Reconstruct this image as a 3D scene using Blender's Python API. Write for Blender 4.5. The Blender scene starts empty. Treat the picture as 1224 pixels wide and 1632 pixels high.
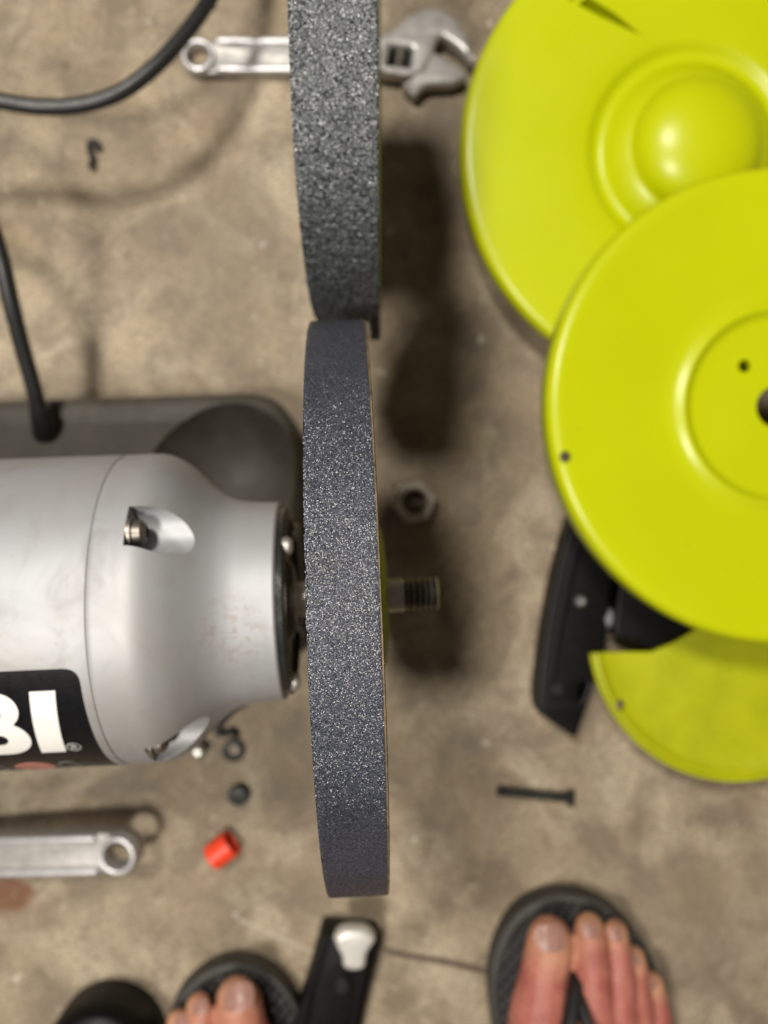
import bpy, bmesh, math, random
from mathutils import Vector, Matrix, noise
random.seed(7)
rad = math.radians
SC = bpy.context.scene
COL = SC.collection
K = 0.001                                   # everything below is written in millimetres

# ------------------------------------------------------------------ camera, world, lamps, exposure
F = 1228.0                                  # focal length in photograph pixels (1224 x 1632)
H = 450.0                                   # camera height over the floor, mm
TILT = 0.0346
cam_d = bpy.data.cameras.new("camera")
cam = bpy.data.objects.new("camera", cam_d)
COL.objects.link(cam)
cam.location = (0, 0, H * K)
cam.rotation_euler = (0, -TILT, 0)
cam_d.sensor_fit = 'VERTICAL'
cam_d.sensor_height = 36.0
cam_d.sensor_width = 27.0
cam_d.lens = 36.0 * F / 1632.0
cam_d.clip_start = 0.005
cam_d.clip_end = 50
cam_d.dof.use_dof = True
cam_d.dof.focus_distance = 0.186
cam_d.dof.aperture_fstop = 7.8
SC.camera = cam
SC.render.resolution_x, SC.render.resolution_y = 768, 1024

world = bpy.data.worlds.new("World")
SC.world = world
world.use_nodes = True
bg = world.node_tree.nodes["Background"]
bg.inputs[0].default_value = (1.0, 0.90, 0.76, 1)
bg.inputs[1].default_value = 0.085

def lamp(name, loc, power, size, color):
    d = bpy.data.lights.new(name, 'AREA')
    d.shape = 'DISK'
    d.size = size
    d.energy = power
    d.color = color
    o = bpy.data.objects.new(name, d)
    COL.objects.link(o)
    o.location = loc
    o.rotation_euler = (Vector((0, 0, 0)) - Vector(loc)).to_track_quat('-Z', 'Y').to_euler()
    return o

LAMP_A = (-0.365, -0.330, 1.30)
LAMP_B = (-0.325, 0.500, 1.30)
lamp("ceiling_lamp", LAMP_A, 13.5, 0.21, (1.0, 0.95, 0.87))
lamp("ceiling_lamp", LAMP_B, 15.5, 0.21, (1.0, 0.95, 0.87))
SC.view_settings.view_transform = 'Standard'
SC.view_settings.look = 'None'
SC.view_settings.exposure = 0.0
SC.view_settings.gamma = 1.0
SC.cycles.max_bounces = 6
try:
    SC.cycles.use_denoising = True
except Exception:
    pass

# ------------------------------------------------------------------ placing: a photo pixel at a height -> a point of the place (mm)
_ct, _st = math.cos(TILT), math.sin(TILT)
def P(px, py, z=0.0):
    x, y = (px - 612) / F, (816 - py) / F
    rx, rz = x * _ct + _st, x * _st - _ct
    t = (H - z) / -rz
    return Vector((rx * t, y * t, z))

# ------------------------------------------------------------------ materials
class NT:
    def __init__(s, name):
        s.m = bpy.data.materials.new(name)
        s.m.use_nodes = True
        s.t = s.m.node_tree
        s.b = s.t.nodes["Principled BSDF"]
    def n(s, kind, **kw):
        nd = s.t.nodes.new(kind)
        for k, v in kw.items():
            setattr(nd, k, v)
        return nd
    def l(s, a, b):
        s.t.links.new(a, b)
    def coord(s):
        if not hasattr(s, '_c'):
            s._c = s.n('ShaderNodeTexCoord')
        return s._c.outputs['Object']
    def noise(s, scale, detail=4, rough=0.55, vec=None, dist=0.0):
        nd = s.n('ShaderNodeTexNoise')
        nd.inputs['Scale'].default_value = scale
        nd.inputs['Detail'].default_value = detail
        nd.inputs['Roughness'].default_value = rough
        nd.inputs['Distortion'].default_value = dist
        s.l(vec or s.coord(), nd.inputs['Vector'])
        return nd.outputs['Fac']
    def vor(s, scale, vec=None, feature='F1', out='Distance'):
        nd = s.n('ShaderNodeTexVoronoi', feature=feature)
        nd.inputs['Scale'].default_value = scale
        s.l(vec or s.coord(), nd.inputs['Vector'])
        return nd.outputs[out]
    def ramp(s, fac, stops):
        nd = s.n('ShaderNodeValToRGB')
        e = nd.color_ramp.elements
        while len(e) < len(stops):
            e.new(0.5)
        for el, (p, c) in zip(e, stops):
            el.position = p
            el.color = (c, c, c, 1) if not hasattr(c, '__len__') else (*c[:3], 1)
        s.l(fac, nd.inputs['Fac'])
        return nd.outputs['Color']
    def mix(s, fac, a, b, mode='MIX'):
        nd = s.n('ShaderNodeMix', data_type='RGBA', blend_type=mode)
        for i, v in ((0, fac), (6, a), (7, b)):
            if hasattr(v, 'is_linked'):
                s.l(v, nd.inputs[i])
            elif i == 0:
                nd.inputs[0].default_value = v
            else:
                nd.inputs[i].default_value = (*v[:3], 1)
        return nd.outputs[2]
    def math(s, op, a, b=0.0, clamp=False):
        nd = s.n('ShaderNodeMath', operation=op)
        nd.use_clamp = clamp
        for i, v in ((0, a), (1, b)):
            if hasattr(v, 'is_linked'):
                s.l(v, nd.inputs[i])
            else:
                nd.inputs[i].default_value = v
        return nd.outputs[0]
    def bump(s, height, strength=0.3, dist=0.0005, normal=None):
        nd = s.n('ShaderNodeBump')
        nd.inputs['Strength'].default_value = strength
        nd.inputs['Distance'].default_value = dist
        s.l(height, nd.inputs['Height'])
        if normal:
            s.l(normal, nd.inputs['Normal'])
        return nd.outputs['Normal']
    def set(s, **kw):
        names = dict(col='Base Color', rough='Roughness', metal='Metallic', spec='Specular IOR Level', normal='Normal',
                     sss='Subsurface Weight', coat='Coat Weight', coatr='Coat Roughness')
        for k, v in kw.items():
            i = s.b.inputs[names[k]]
            if hasattr(v, 'is_linked'):
                s.l(v, i)
            elif hasattr(v, '__len__'):
                i.default_value = (*v[:3], 1)
            else:
                i.default_value = v
        return s.m

def simple(name, col, rough=0.5, metal=0.0, spec=0.5, var=0.25, scale=180.0, bump=0.15, bscale=900.0):
    t = NT(name)
    f = t.noise(scale, 5, 0.6)
    c = t.mix(t.ramp(f, [(0.3, 0.0), (0.7, 1.0)]), [v * (1 - var) for v in col], [min(1, v * (1 + var)) for v in col])
    r = t.math('ADD', t.math('MULTIPLY', t.noise(scale * 2.3, 3), 0.2), rough - 0.1)
    nm = t.bump(t.noise(bscale, 3, 0.6), bump, 0.0003)
    return t.set(col=c, rough=r, metal=metal, spec=spec, normal=nm)

def seg_mask(t, a, b, width, soft, wob=0.004, wscale=30):
    """1 along the line a-b (mm, on the floor), 0 away from it, with a wandering course"""
    a, b = a * K, b * K
    d = (b - a); L = d.length; d.normalize()
    nz = t.noise(wscale, 3)
    sep = t.n('ShaderNodeSeparateXYZ'); t.l(t.coord(), sep.inputs[0])
    dx = t.math('SUBTRACT', sep.outputs[0], a.x); dy = t.math('SUBTRACT', sep.outputs[1], a.y)
    along = t.math('ADD', t.math('MULTIPLY', dx, d.x), t.math('MULTIPLY', dy, d.y))
    across = t.math('ADD', t.math('MULTIPLY', dx, -d.y), t.math('MULTIPLY', dy, d.x))
    across = t.math('ADD', across, t.math('MULTIPLY', t.math('SUBTRACT', nz, 0.5), wob))
    w = t.math('SUBTRACT', 1.0, t.math('DIVIDE', t.math('SUBTRACT', t.math('ABSOLUTE', across), width * K), soft * K), clamp=True)
    m1 = t.math('DIVIDE', along, 0.006, clamp=True)
    m2 = t.math('DIVIDE', t.math('SUBTRACT', L, along), 0.006, clamp=True)
    return t.math('MULTIPLY', w, t.math('MULTIPLY', m1, m2))

def blot_mask(t, c, rx, ry, wob=0.6, wscale=60):
    c = c * K
    sep = t.n('ShaderNodeSeparateXYZ'); t.l(t.coord(), sep.inputs[0])
    dx = t.math('DIVIDE', t.math('SUBTRACT', sep.outputs[0], c.x), rx * K)
    dy = t.math('DIVIDE', t.math('SUBTRACT', sep.outputs[1], c.y), ry * K)
    r = t.math('SQRT', t.math('ADD', t.math('MULTIPLY', dx, dx), t.math('MULTIPLY', dy, dy)))
    r = t.math('ADD', r, t.math('MULTIPLY', t.math('SUBTRACT', t.noise(wscale, 4), 0.5), wob * 2))
    return t.math('MULTIPLY', t.math('SUBTRACT', 1.15, r), 2.5, clamp=True)

def mat_concrete():
    t = NT("concrete")
    big = t.noise(9, 6, 0.62, dist=0.8)
    mid = t.noise(34, 6, 0.62, dist=0.4)
    fine = t.noise(420, 4, 0.6)
    c = t.ramp(big, [(0.32, (0.245, 0.187, 0.122)), (0.50, (0.345, 0.276, 0.184)), (0.67, (0.455, 0.378, 0.268))])
    c = t.mix(t.ramp(mid, [(0.38, 0.9), (0.58, 0.0)]), c, (0.185, 0.142, 0.095))
    c = t.mix(t.ramp(t.noise(16, 6, 0.65, dist=1.2), [(0.52, 0.0), (0.64, 0.6)]), c, (0.50, 0.42, 0.30))
    warm = t.noise(11, 4)
    c = t.mix(t.ramp(warm, [(0.55, 0.0), (0.75, 0.35)]), c, (0.33, 0.22, 0.115))
    c = t.mix(t.ramp(fine, [(0.40, 0.55), (0.54, 0.0)]), c, (0.14, 0.11, 0.08))
    # pale chips and dark specks
    wv = t.n('ShaderNodeTexNoise'); wv.inputs['Scale'].default_value = 160; wv.inputs['Detail'].default_value = 3
    t.l(t.coord(), wv.inputs['Vector'])
    wob = t.n('ShaderNodeVectorMath', operation='MULTIPLY_ADD'); wob.inputs[1].default_value = (0.011, 0.011, 0.011)
    t.l(wv.outputs['Color'], wob.inputs[0]); t.l(t.coord(), wob.inputs[2])
    v = t.vor(105, vec=wob.outputs[0])
    c = t.mix(t.ramp(v, [(0.04, 0.6), (0.13, 0.0)]), c, (0.62, 0.56, 0.45))
    vo = t.n('ShaderNodeVectorMath', operation='ADD'); vo.inputs[1].default_value = (0.37, 0.11, 0)
    t.l(wob.outputs[0], vo.inputs[0])
    v2 = t.vor(75, vec=vo.outputs[0])
    c = t.mix(t.ramp(v2, [(0.05, 0.7), (0.13, 0.0)]), c, (0.11, 0.085, 0.06))
    v3 = t.vor(28, vec=vo.outputs[0])
    c = t.mix(t.ramp(v3, [(0.03, 0.6), (0.085, 0.0)]), c, (0.66, 0.60, 0.50))
    c = t.mix(seg_mask(t, P(602, 1512), P(800, 1552), 0.9, 2.0), c, (0.085, 0.062, 0.042))
    c = t.mix(seg_mask(t, P(372, 1462), P(520, 1528), 0.1, 1.1), c, (0.44, 0.38, 0.29))
    c = t.mix(t.math('MULTIPLY', blot_mask(t, P(14, 1428), 14, 11), 0.85), c, (0.135, 0.045, 0.014))
    c = t.mix(t.math('MULTIPLY', blot_mask(t, P(105, 105), 3.2, 3.0), 0.7), c, (0.12, 0.09, 0.06))
    c = t.mix(t.math('MULTIPLY', blot_mask(t, P(370, 380), 34, 45, 0.9, 30), 0.35), c, (0.17, 0.135, 0.095))
    c = t.mix(t.math('MULTIPLY', blot_mask(t, P(1130, 1480), 60, 50, 1.0, 30), 0.45), c, (0.20, 0.155, 0.11))
    h = t.math('ADD', t.math('MULTIPLY', mid, 1.0), t.math('MULTIPLY', fine, 0.35))
    nm = t.bump(h, 0.8, 0.0020)
    r = t.ramp(mid, [(0.3, 0.5), (0.7, 0.75)])
    return t.set(col=c, rough=r, spec=0.35, normal=nm)

def mat_grit(name, cell, dark, light, wild, rough, pits=0.0, spec=0.9):
    """bonded abrasive: each grain is a facet with a heading of its own, so that it glints or not"""
    t = NT(name)
    v = t.n('ShaderNodeTexVoronoi', feature='F1')
    v.inputs['Scale'].default_value = 1.0 / (cell * K)
    t.l(t.coord(), v.inputs['Vector'])
    wn = t.n('ShaderNodeTexWhiteNoise', noise_dimensions='3D')
    t.l(v.outputs['Position'], wn.inputs['Vector'])
    sub = t.n('ShaderNodeVectorMath', operation='SUBTRACT'); sub.inputs[1].default_value = (.5, .5, .5)
    t.l(wn.outputs['Color'], sub.inputs[0])
    sc = t.n('ShaderNodeVectorMath', operation='SCALE'); sc.inputs['Scale'].default_value = wild
    t.l(sub.outputs[0], sc.inputs[0])
    g = t.n('ShaderNodeNewGeometry')
    ad = t.n('ShaderNodeVectorMath', operation='ADD')
    t.l(g.outputs['Normal'], ad.inputs[0]); t.l(sc.outputs[0], ad.inputs[1])
    nz = t.n('ShaderNodeVectorMath', operation='NORMALIZE'); t.l(ad.outputs[0], nz.inputs[0])
    c = t.mix(t.ramp(wn.outputs['Value'], [(0.35, 0.0), (0.97, 1.0)]), dark, light)
    big = t.noise(55, 5, 0.6)
    c = t.mix(t.ramp(big, [(0.3, 0.32), (0.6, 0.0)]), c, [x * 0.55 for x in dark])
    if pits:
        pt = t.noise(1.0 / (cell * 2.4 * K), 3, 0.6)
        c = t.mix(t.ramp(pt, [(0.38, pits), (0.48, 0.0)]), c, (0.006, 0.007, 0.008))
    return t.set(col=c, rough=rough, spec=spec, normal=nz.outputs[0])

M = {}
M['concrete'] = mat_concrete()
M['fine_grit'] = mat_grit('fine_grit', 0.22, (0.010, 0.011, 0.016), (0.088, 0.098, 0.138), 0.92, 0.36, 0.0, 0.8)
M['coarse_grit'] = mat_grit('coarse_grit', 0.48, (0.034, 0.039, 0.044), (0.19, 0.205, 0.215), 0.95, 0.38, 1.0, 0.8)

def mat_silver():
    t = NT('silver_paint')
    g = t.noise(14, 5, 0.6)
    c = t.mix(t.ramp(g, [(0.42, 0.0), (0.70, 0.75)]), (0.360, 0.364, 0.380), (0.325, 0.305, 0.270))
    sp = t.noise(150, 4, 0.7)
    c = t.mix(t.ramp(sp, [(0.68, 0.0), (0.76, 0.55)]), c, (0.40, 0.29, 0.17))
    sc = t.vor(95)
    c = t.mix(t.ramp(sc, [(0.035, 0.7), (0.07, 0.0)]), c, (0.30, 0.28, 0.26))
    fl = t.noise(2600, 2)
    c = t.mix(t.ramp(fl, [(0.35, 0.2), (0.6, 0.0)]), c, (0.35, 0.35, 0.36))
    vd = t.n('ShaderNodeVectorMath', operation='DISTANCE'); vd.inputs[1].default_value = (-0.037, -0.006, 0.199)
    t.l(t.coord(), vd.inputs[0])
    near = t.math('SUBTRACT', 1.0, t.math('DIVIDE', vd.outputs['Value'], 0.016), clamp=True)
    st_ = t.math('MULTIPLY', near, t.ramp(t.noise(420, 4, 0.7), [(0.50, 0.0), (0.60, 1.0)]))
    c = t.mix(t.math('MULTIPLY', st_, 0.5), c, (0.22, 0.15, 0.08))
    sm = t.noise(38, 5, 0.65, dist=1.5)
    c = t.mix(t.ramp(sm, [(0.52, 0.0), (0.72, 0.35)]), c, (0.22, 0.205, 0.18))
    r = t.math('ADD', t.math('MULTIPLY', sm, 0.22), 0.46)
    return t.set(col=c, rough=r, metal=0.35, spec=0.5, normal=t.bump(t.noise(1500, 3), 0.12, 0.0002))
M['silver'] = mat_silver()

def mat_lime():
    t = NT('lime_paint')
    c = t.mix(t.ramp(t.noise(9, 3), [(0.3, 0.0), (0.7, 1.0)]), (0.440, 0.488, 0.0006), (0.480, 0.528, 0.0006))
    c = t.mix(t.ramp(t.noise(60, 5, 0.7), [(0.62, 0.0), (0.74, 0.25)]), c, (0.46, 0.48, 0.02))
    mp = t.n('ShaderNodeMapping'); mp.inputs['Rotation'].default_value = (0, 0, 0.7); mp.inputs['Scale'].default_value = (1, 14, 1)
    t.l(t.coord(), mp.inputs[0])
    c = t.mix(t.ramp(t.noise(38, 4, 0.6, vec=mp.outputs[0]), [(0.66, 0.0), (0.76, 0.12)]), c, (0.50, 0.53, 0.06))
    du = t.noise(700, 3, 0.7)
    c = t.mix(t.ramp(du, [(0.62, 0.0), (0.72, 0.30)]), c, (0.30, 0.31, 0.03))
    d = t.vor(70)
    c = t.mix(t.ramp(d, [(0.03, 0.55), (0.06, 0.0)]), c, (0.30, 0.30, 0.02))
    r = t.math('ADD', t.math('MULTIPLY', t.noise(25, 5, 0.65), 0.20), 0.22)
    return t.set(col=c, rough=r, spec=0.4, normal=t.bump(t.noise(500, 3), 0.06, 0.0003))
M['lime'] = mat_lime()
M['lime_shaded'] = simple('lime_shaded', (0.38, 0.40, 0.003), 0.42, var=0.12, scale=40)  # covers' lime darkened: shade inside the half shell painted into the colour
M['steel'] = simple('steel', (0.50, 0.49, 0.48), 0.30, 1.0, var=0.2, bump=0.1)
M['chrome'] = simple('chrome', (0.58, 0.57, 0.58), 0.38, 0.6, var=0.12, bump=0.12, bscale=600)
M['chrome_web'] = simple('chrome_web', (0.40, 0.385, 0.365), 0.45, 0.5, var=0.2)
M['satin'] = simple('satin_steel', (0.50, 0.48, 0.46), 0.36, 0.45, var=0.15)
M['old_steel'] = simple('old_steel', (0.20, 0.18, 0.155), 0.42, 0.8, var=0.4, scale=120)
M['dark_steel'] = simple('dark_steel', (0.030, 0.030, 0.028), 0.5, 0.6, var=0.4)
M['base_grey'] = simple('base_grey', (0.056, 0.049, 0.038), 0.62, var=0.3, scale=50, bump=0.3)
M['black_plastic'] = simple('black_plastic', (0.0035, 0.0035, 0.0035), 0.42, var=0.3, scale=80, spec=0.2)
M['black_metal'] = simple('black_metal', (0.016, 0.017, 0.016), 0.26, 0.0, spec=0.7)
M['cord'] = simple('cord_rubber', (0.016, 0.016, 0.016), 0.38, spec=0.45, bump=0.1)
M['orange'] = simple('red_plastic', (0.80, 0.060, 0.022), 0.38, var=0.1)
M['olive'] = simple('lime_reflection_plate', (0.17, 0.16, 0.05), 0.45, 0.4)  # flange metal; the olive is the lime covers' reflection put in the colour
M['tan_face'] = simple('wheel_face', (0.15, 0.115, 0.06), 0.8, var=0.5, scale=300, bump=0.6)
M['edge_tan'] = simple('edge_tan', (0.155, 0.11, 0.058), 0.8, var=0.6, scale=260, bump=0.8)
M['blotter'] = simple('blotter_paper', (0.26, 0.21, 0.10), 0.8)
M['badge'] = simple('badge_black', (0.006, 0.006, 0.007), 0.38, var=0.3, spec=0.2)
M['letter'] = simple('badge_white', (0.80, 0.78, 0.74), 0.40, var=0.05)
M['badge_mark'] = simple('badge_mark', (0.42, 0.41, 0.39), 0.45)
M['badge_red'] = simple('badge_red', (0.42, 0.16, 0.13), 0.45)
M['badge_grey'] = simple('badge_grey', (0.15, 0.145, 0.14), 0.45)
M['bolt_grey'] = simple('pale_metal', (0.42, 0.40, 0.37), 0.4, 0.7)
M['clear'] = simple('pale_knob', (0.62, 0.60, 0.56), 0.33, 0.25, var=0.1)
M['white_scrap'] = simple('white_scrap', (0.75, 0.72, 0.66), 0.5)
M['nail'] = simple('nail', (0.58, 0.335, 0.275), 0.28, var=0.1)
M['strap'] = simple('strap_black', (0.010, 0.010, 0.010), 0.5)

def mat_skin():
    t = NT('skin')
    at = t.n('ShaderNodeAttribute'); at.attribute_name = 'pale'
    c = t.mix(t.ramp(t.noise(70, 5, 0.6), [(0.35, 0.0), (0.65, 1.0)]), (0.34, 0.095, 0.075), (0.46, 0.170, 0.125))
    c = t.mix(t.ramp(at.outputs['Fac'], [(0.0, 0.0), (1.0, 0.9)]), c, (0.66, 0.40, 0.22))
    c = t.mix(t.ramp(t.noise(35, 3), [(0.5, 0.0), (0.7, 0.5)]), c, (0.42, 0.125, 0.095))
    mp = t.n('ShaderNodeMapping'); mp.inputs['Scale'].default_value = (0.35, 1.6, 1.0)
    t.l(t.coord(), mp.inputs[0])
    cr = t.noise(330, 4, 0.65, vec=mp.outputs[0])
    c = t.mix(t.ramp(cr, [(0.36, 0.45), (0.48, 0.0)]), c, (0.24, 0.062, 0.045))
    skin_n = t.bump(cr, 0.7, 0.0012, t.bump(t.noise(1100, 4, 0.7), 0.3, 0.0005))
    m = t.set(col=c, rough=0.42, sss=0.10, spec=0.4, normal=skin_n)
    t.b.inputs['Subsurface Radius'].default_value = (0.006, 0.002, 0.001)
    t.b.inputs['Subsurface Scale'].default_value = 0.5
    return m
M['skin'] = mat_skin()

def mat_footbed():
    t = NT('footbed_rubber')
    mp = t.n('ShaderNodeMapping'); mp.inputs['Rotation'].default_value = (0, 0, rad(38))
    t.l(t.coord(), mp.inputs[0])
    w = t.n('ShaderNodeTexWave'); w.inputs['Scale'].default_value = 62
    t.l(mp.outputs[0], w.inputs['Vector'])
    mp2 = t.n('ShaderNodeMapping'); mp2.inputs['Rotation'].default_value = (0, 0, rad(-52))
    t.l(t.coord(), mp2.inputs[0])
    w2 = t.n('ShaderNodeTexWave'); w2.inputs['Scale'].default_value = 60
    t.l(mp2.outputs[0], w2.inputs['Vector'])
    h = t.math('ADD', w.outputs['Fac'], t.math('MULTIPLY', w2.outputs['Fac'], 0.5))
    c = t.mix(t.noise(40, 4), (0.022, 0.022, 0.023), (0.042, 0.040, 0.038))
    return t.set(col=c, rough=0.55, normal=t.bump(h, 1.0, 0.0022))
M['footbed'] = mat_footbed()
M['sole'] = simple('sole_rubber', (0.038, 0.036, 0.031), 0.6)

# ------------------------------------------------------------------ object helpers
def tag(o, label=None, cat=None, group=None, kind=None):
    if label: o['label'] = label
    if cat: o['category'] = cat
    if group: o['group'] = group
    if kind: o['kind'] = kind
    return o

def empty(name, loc, rz=0.0):
    o = bpy.data.objects.new(name, None)
    COL.objects.link(o)
    o.empty_display_size = 0.01
    o.location = Vector(loc) * K
    o.rotation_euler = (0, 0, rz)
    return o

def link(name, me, mat, parent=None, smooth=None):
    me.name = name
    me.materials.clear()
    for m in (mat if isinstance(mat, (list, tuple)) else [mat]):
        me.materials.append(m)
    o = bpy.data.objects.new(name, me)
    COL.objects.link(o)
    if smooth is not None:
        me.polygons.foreach_set('use_smooth', [True] * len(me.polygons))
        me.set_sharp_from_angle(angle=rad(smooth))
    if parent: o.parent = parent
    return o

def from_bm(name, bm, mat, parent=None, smooth=35, fix=True):
    if fix:
        bmesh.ops.recalc_face_normals(bm, faces=bm.faces)
    bmesh.ops.scale(bm, vec=(K, K, K), verts=bm.verts)
    me = bpy.data.meshes.new(name)
    bm.to_mesh(me); bm.free()
    return link(name, me, mat, parent, smooth)

def lathe_bm(profile, seg=96, axis='Z', center=(0, 0, 0), closed=False):
    """profile: (height, radius) pairs"""
    bm = bmesh.new()
    rings = []
    for h, r in profile:
        ring = []
        if r < 1e-6:
            v = (0, 0, h) if axis == 'Z' else (h, 0, 0)
            ring = [bm.verts.new(Vector(v) + Vector(center))]
        else:
            for i in range(seg):
                a = 2 * math.pi * i / seg
                v = (r * math.cos(a), r * math.sin(a), h) if axis == 'Z' else (h, r * math.sin(a), r * math.cos(a))
                ring.append(bm.verts.new(Vector(v) + Vector(center)))
        rings.append(ring)
    pairs = list(zip(rings, rings[1:]))
    if closed:
        pairs.append((rings[-1], rings[0]))
    for A, B in pairs:
        for i in range(seg):
            j = (i + 1) % seg
            if len(A) == 1 and len(B) == 1: continue
            if len(A) == 1: bm.faces.new((A[0], B[i], B[j]))
            elif len(B) == 1: bm.faces.new((A[i], A[j], B[0]))
            else: bm.faces.new((A[i], A[j], B[j], B[i]))
    return bm

def smooth_curve(pts, n=8):
    pts = [Vector(p) for p in pts]
    out = []
    for i in range(len(pts) - 1):
        p0 = pts[max(i - 1, 0)]; p1 = pts[i]; p2 = pts[i + 1]; p3 = pts[min(i + 2, len(pts) - 1)]
        for k in range(n):
            t = k / n
            out.append(0.5 * ((2 * p1) + (p2 - p0) * t + (2 * p0 - 5 * p1 + 4 * p2 - p3) * t * t + (3 * p1 - p0 - 3 * p2 + p3) * t ** 3))
    out.append(pts[-1])
    return out

def tube_bm(path, r, seg=14, bm=None, flat=1.0):
    bm = bm or bmesh.new()
    path = [Vector(p) for p in path]
    rr = r if hasattr(r, '__len__') else [r] * len(path)
    up = None
    rings = []
    for i, p in enumerate(path):
        d = (path[min(i + 1, len(path) - 1)] - path[max(i - 1, 0)]).normalized()
        if up is None:
            up = Vector((0, 0, 1)) if abs(d.z) < 0.9 else Vector((1, 0, 0))
        side = d.cross(up).normalized(); up = side.cross(d).normalized()
        rings.append([bm.verts.new(p + side * math.cos(2 * math.pi * k / seg) * rr[i] + up * math.sin(2 * math.pi * k / seg) * rr[i] * flat) for k in range(seg)])
    for A, B in zip(rings, rings[1:]):
        for k in range(seg):
            bm.faces.new((A[k], A[(k + 1) % seg], B[(k + 1) % seg], B[k]))
    bm.faces.new(rings[0]); bm.faces.new(rings[-1])
    return bm

def curve_mesh(loops, z0, z1, bevel=0.8, res=3):
    """flat outline with holes, extruded from z0 to z1 with rounded edges -> mesh in mm"""
    cu = bpy.data.curves.new('outline', 'CURVE')
    cu.dimensions = '2D'
    cu.fill_mode = 'BOTH'
    h = abs(z1 - z0) / 2
    cu.extrude = max(h - bevel, 0)
    cu.bevel_depth = bevel
    cu.bevel_resolution = res
    cu.offset = -bevel
    for lp in loops:
        s = cu.splines.new('POLY')
        s.points.add(len(lp) - 1)
        for q, v in zip(s.points, lp):
            q.co = (v[0], v[1], 0, 1)
        s.use_cyclic_u = True
    ob = bpy.data.objects.new('outline', cu)
    COL.objects.link(ob)
    dg = bpy.context.evaluated_depsgraph_get()
    dg.update()
    me = bpy.data.meshes.new_from_object(ob.evaluated_get(dg))
    bpy.data.objects.remove(ob); bpy.data.curves.remove(cu)
    me.transform(Matrix.Translation((0, 0, (z0 + z1) / 2)))
    return me

def plate(name, loops, z0, z1, mat, parent=None, bevel=0.8, tf=None, smooth=40):
    me = curve_mesh(loops, z0, z1, bevel)
    bm = bmesh.new(); bm.from_mesh(me); bpy.data.meshes.remove(me)
    bmesh.ops.remove_doubles(bm, verts=bm.verts, dist=1e-4)
    if tf: bmesh.ops.transform(bm, matrix=tf, verts=bm.verts)
    return from_bm(name, bm, mat, parent, smooth)

def rounded(pts, r=3.0, n=5):
    """round the corners of a closed outline"""
    out = []
    pts = [Vector(p[:2]) for p in pts]
    N = len(pts)
    rr = r if hasattr(r, '__len__') else [r] * N
    for i, p in enumerate(pts):
        a = pts[i - 1] - p; b = pts[(i + 1) % N] - p
        q = min(rr[i], a.length * 0.45, b.length * 0.45)
        s = p + a.normalized() * q; e = p + b.normalized() * q
        for k in range(n + 1):
            t = k / n
            out.append((1 - t) ** 2 * s + 2 * t * (1 - t) * p + t * t * e)
    return [(v.x, v.y) for v in out]

def circle(cx, cy, r, n=40, a0=0, a1=360):
    full = abs(a1 - a0) >= 360
    return [(cx + r * math.cos(rad(a0 + (a1 - a0) * i / (n if full else n - 1))), cy + r * math.sin(rad(a0 + (a1 - a0) * i / (n if full else n - 1)))) for i in range(n)]

def apply_mods(o):
    dg = bpy.context.evaluated_depsgraph_get(); dg.update()
    me = bpy.data.meshes.new_from_object(o.evaluated_get(dg))
    old = o.data
    o.modifiers.clear()
    o.data = me
    bpy.data.meshes.remove(old)

def box_bm(x0, x1, y0, y1, z0, z1, bm=None):
    bm = bm or bmesh.new()
    v = [bm.verts.new((x, y, z)) for z in (z0, z1) for x, y in ((x0, y0), (x1, y0), (x1, y1), (x0, y1))]
    for f in ((3, 2, 1, 0), (4, 5, 6, 7), (0, 1, 5, 4), (1, 2, 6, 5), (2, 3, 7, 6), (3, 0, 4, 7)):
        bm.faces.new([v[i] for i in f])
    return bm

# ------------------------------------------------------------------ floor
bm = bmesh.new()
bmesh.ops.create_grid(bm, x_segments=8, y_segments=8, size=3000)
tag(from_bm('concrete_floor', bm, M['concrete'], fix=False), kind='structure', label='worn beige brown concrete garage floor')

# ------------------------------------------------------------------ bench grinder
GX, GY, AZ, YAW = -2.95, -31.6, 162.8, 0.0384
grinder = empty('bench_grinder', (GX, GY, 0), YAW)
tag(grinder, 'silver bench grinder motor on a dark grey base with a black badge', 'bench grinder')
RB, RN = 55.6, 36.0
BELL = [(-66.2, RB), (-63.5, 55.1), (-60.7, 53.9), (-56.3, 51.0), (-51.9, 46.6), (-47.5, 42.0), (-43.1, 38.7), (-38.7, 37.2), (-32, 36.5), (-25.5, 36.2)]
def bell_r(s):                                # outline of the right end of the housing
    if s <= BELL[0][0]: return RB
    for (a, ra), (b, rb) in zip(BELL, BELL[1:]):
        if s <= b: return ra + (rb - ra) * (s - a) / (b - a)
    return RN
prof = [(-24.0, 0.0), (-24.0, 33.5), (-23.9, 35.4), (-24.6, RN + 0.2)]
s = -26.0
while s > -77.5:
    prof.append((s, bell_r(s)))
    s -= 1.0
# smooth the outline once more
pp = prof[4:]
for _ in range(4):
    pp = [pp[0]] + [(pp[i][0], (pp[i - 1][1] + 2 * pp[i][1] + pp[i + 1][1]) / 4) for i in range(1, len(pp) - 1)] + [pp[-1]]
prof = prof[:4] + pp
prof += [(-78.0, RB - 0.5), (-78.0, 0.0)]
bm = lathe_bm(prof, 160, 'X', (0, 0, AZ))
endbell = from_bm('end_bell', bm, M['silver'], grinder, 30)
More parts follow.
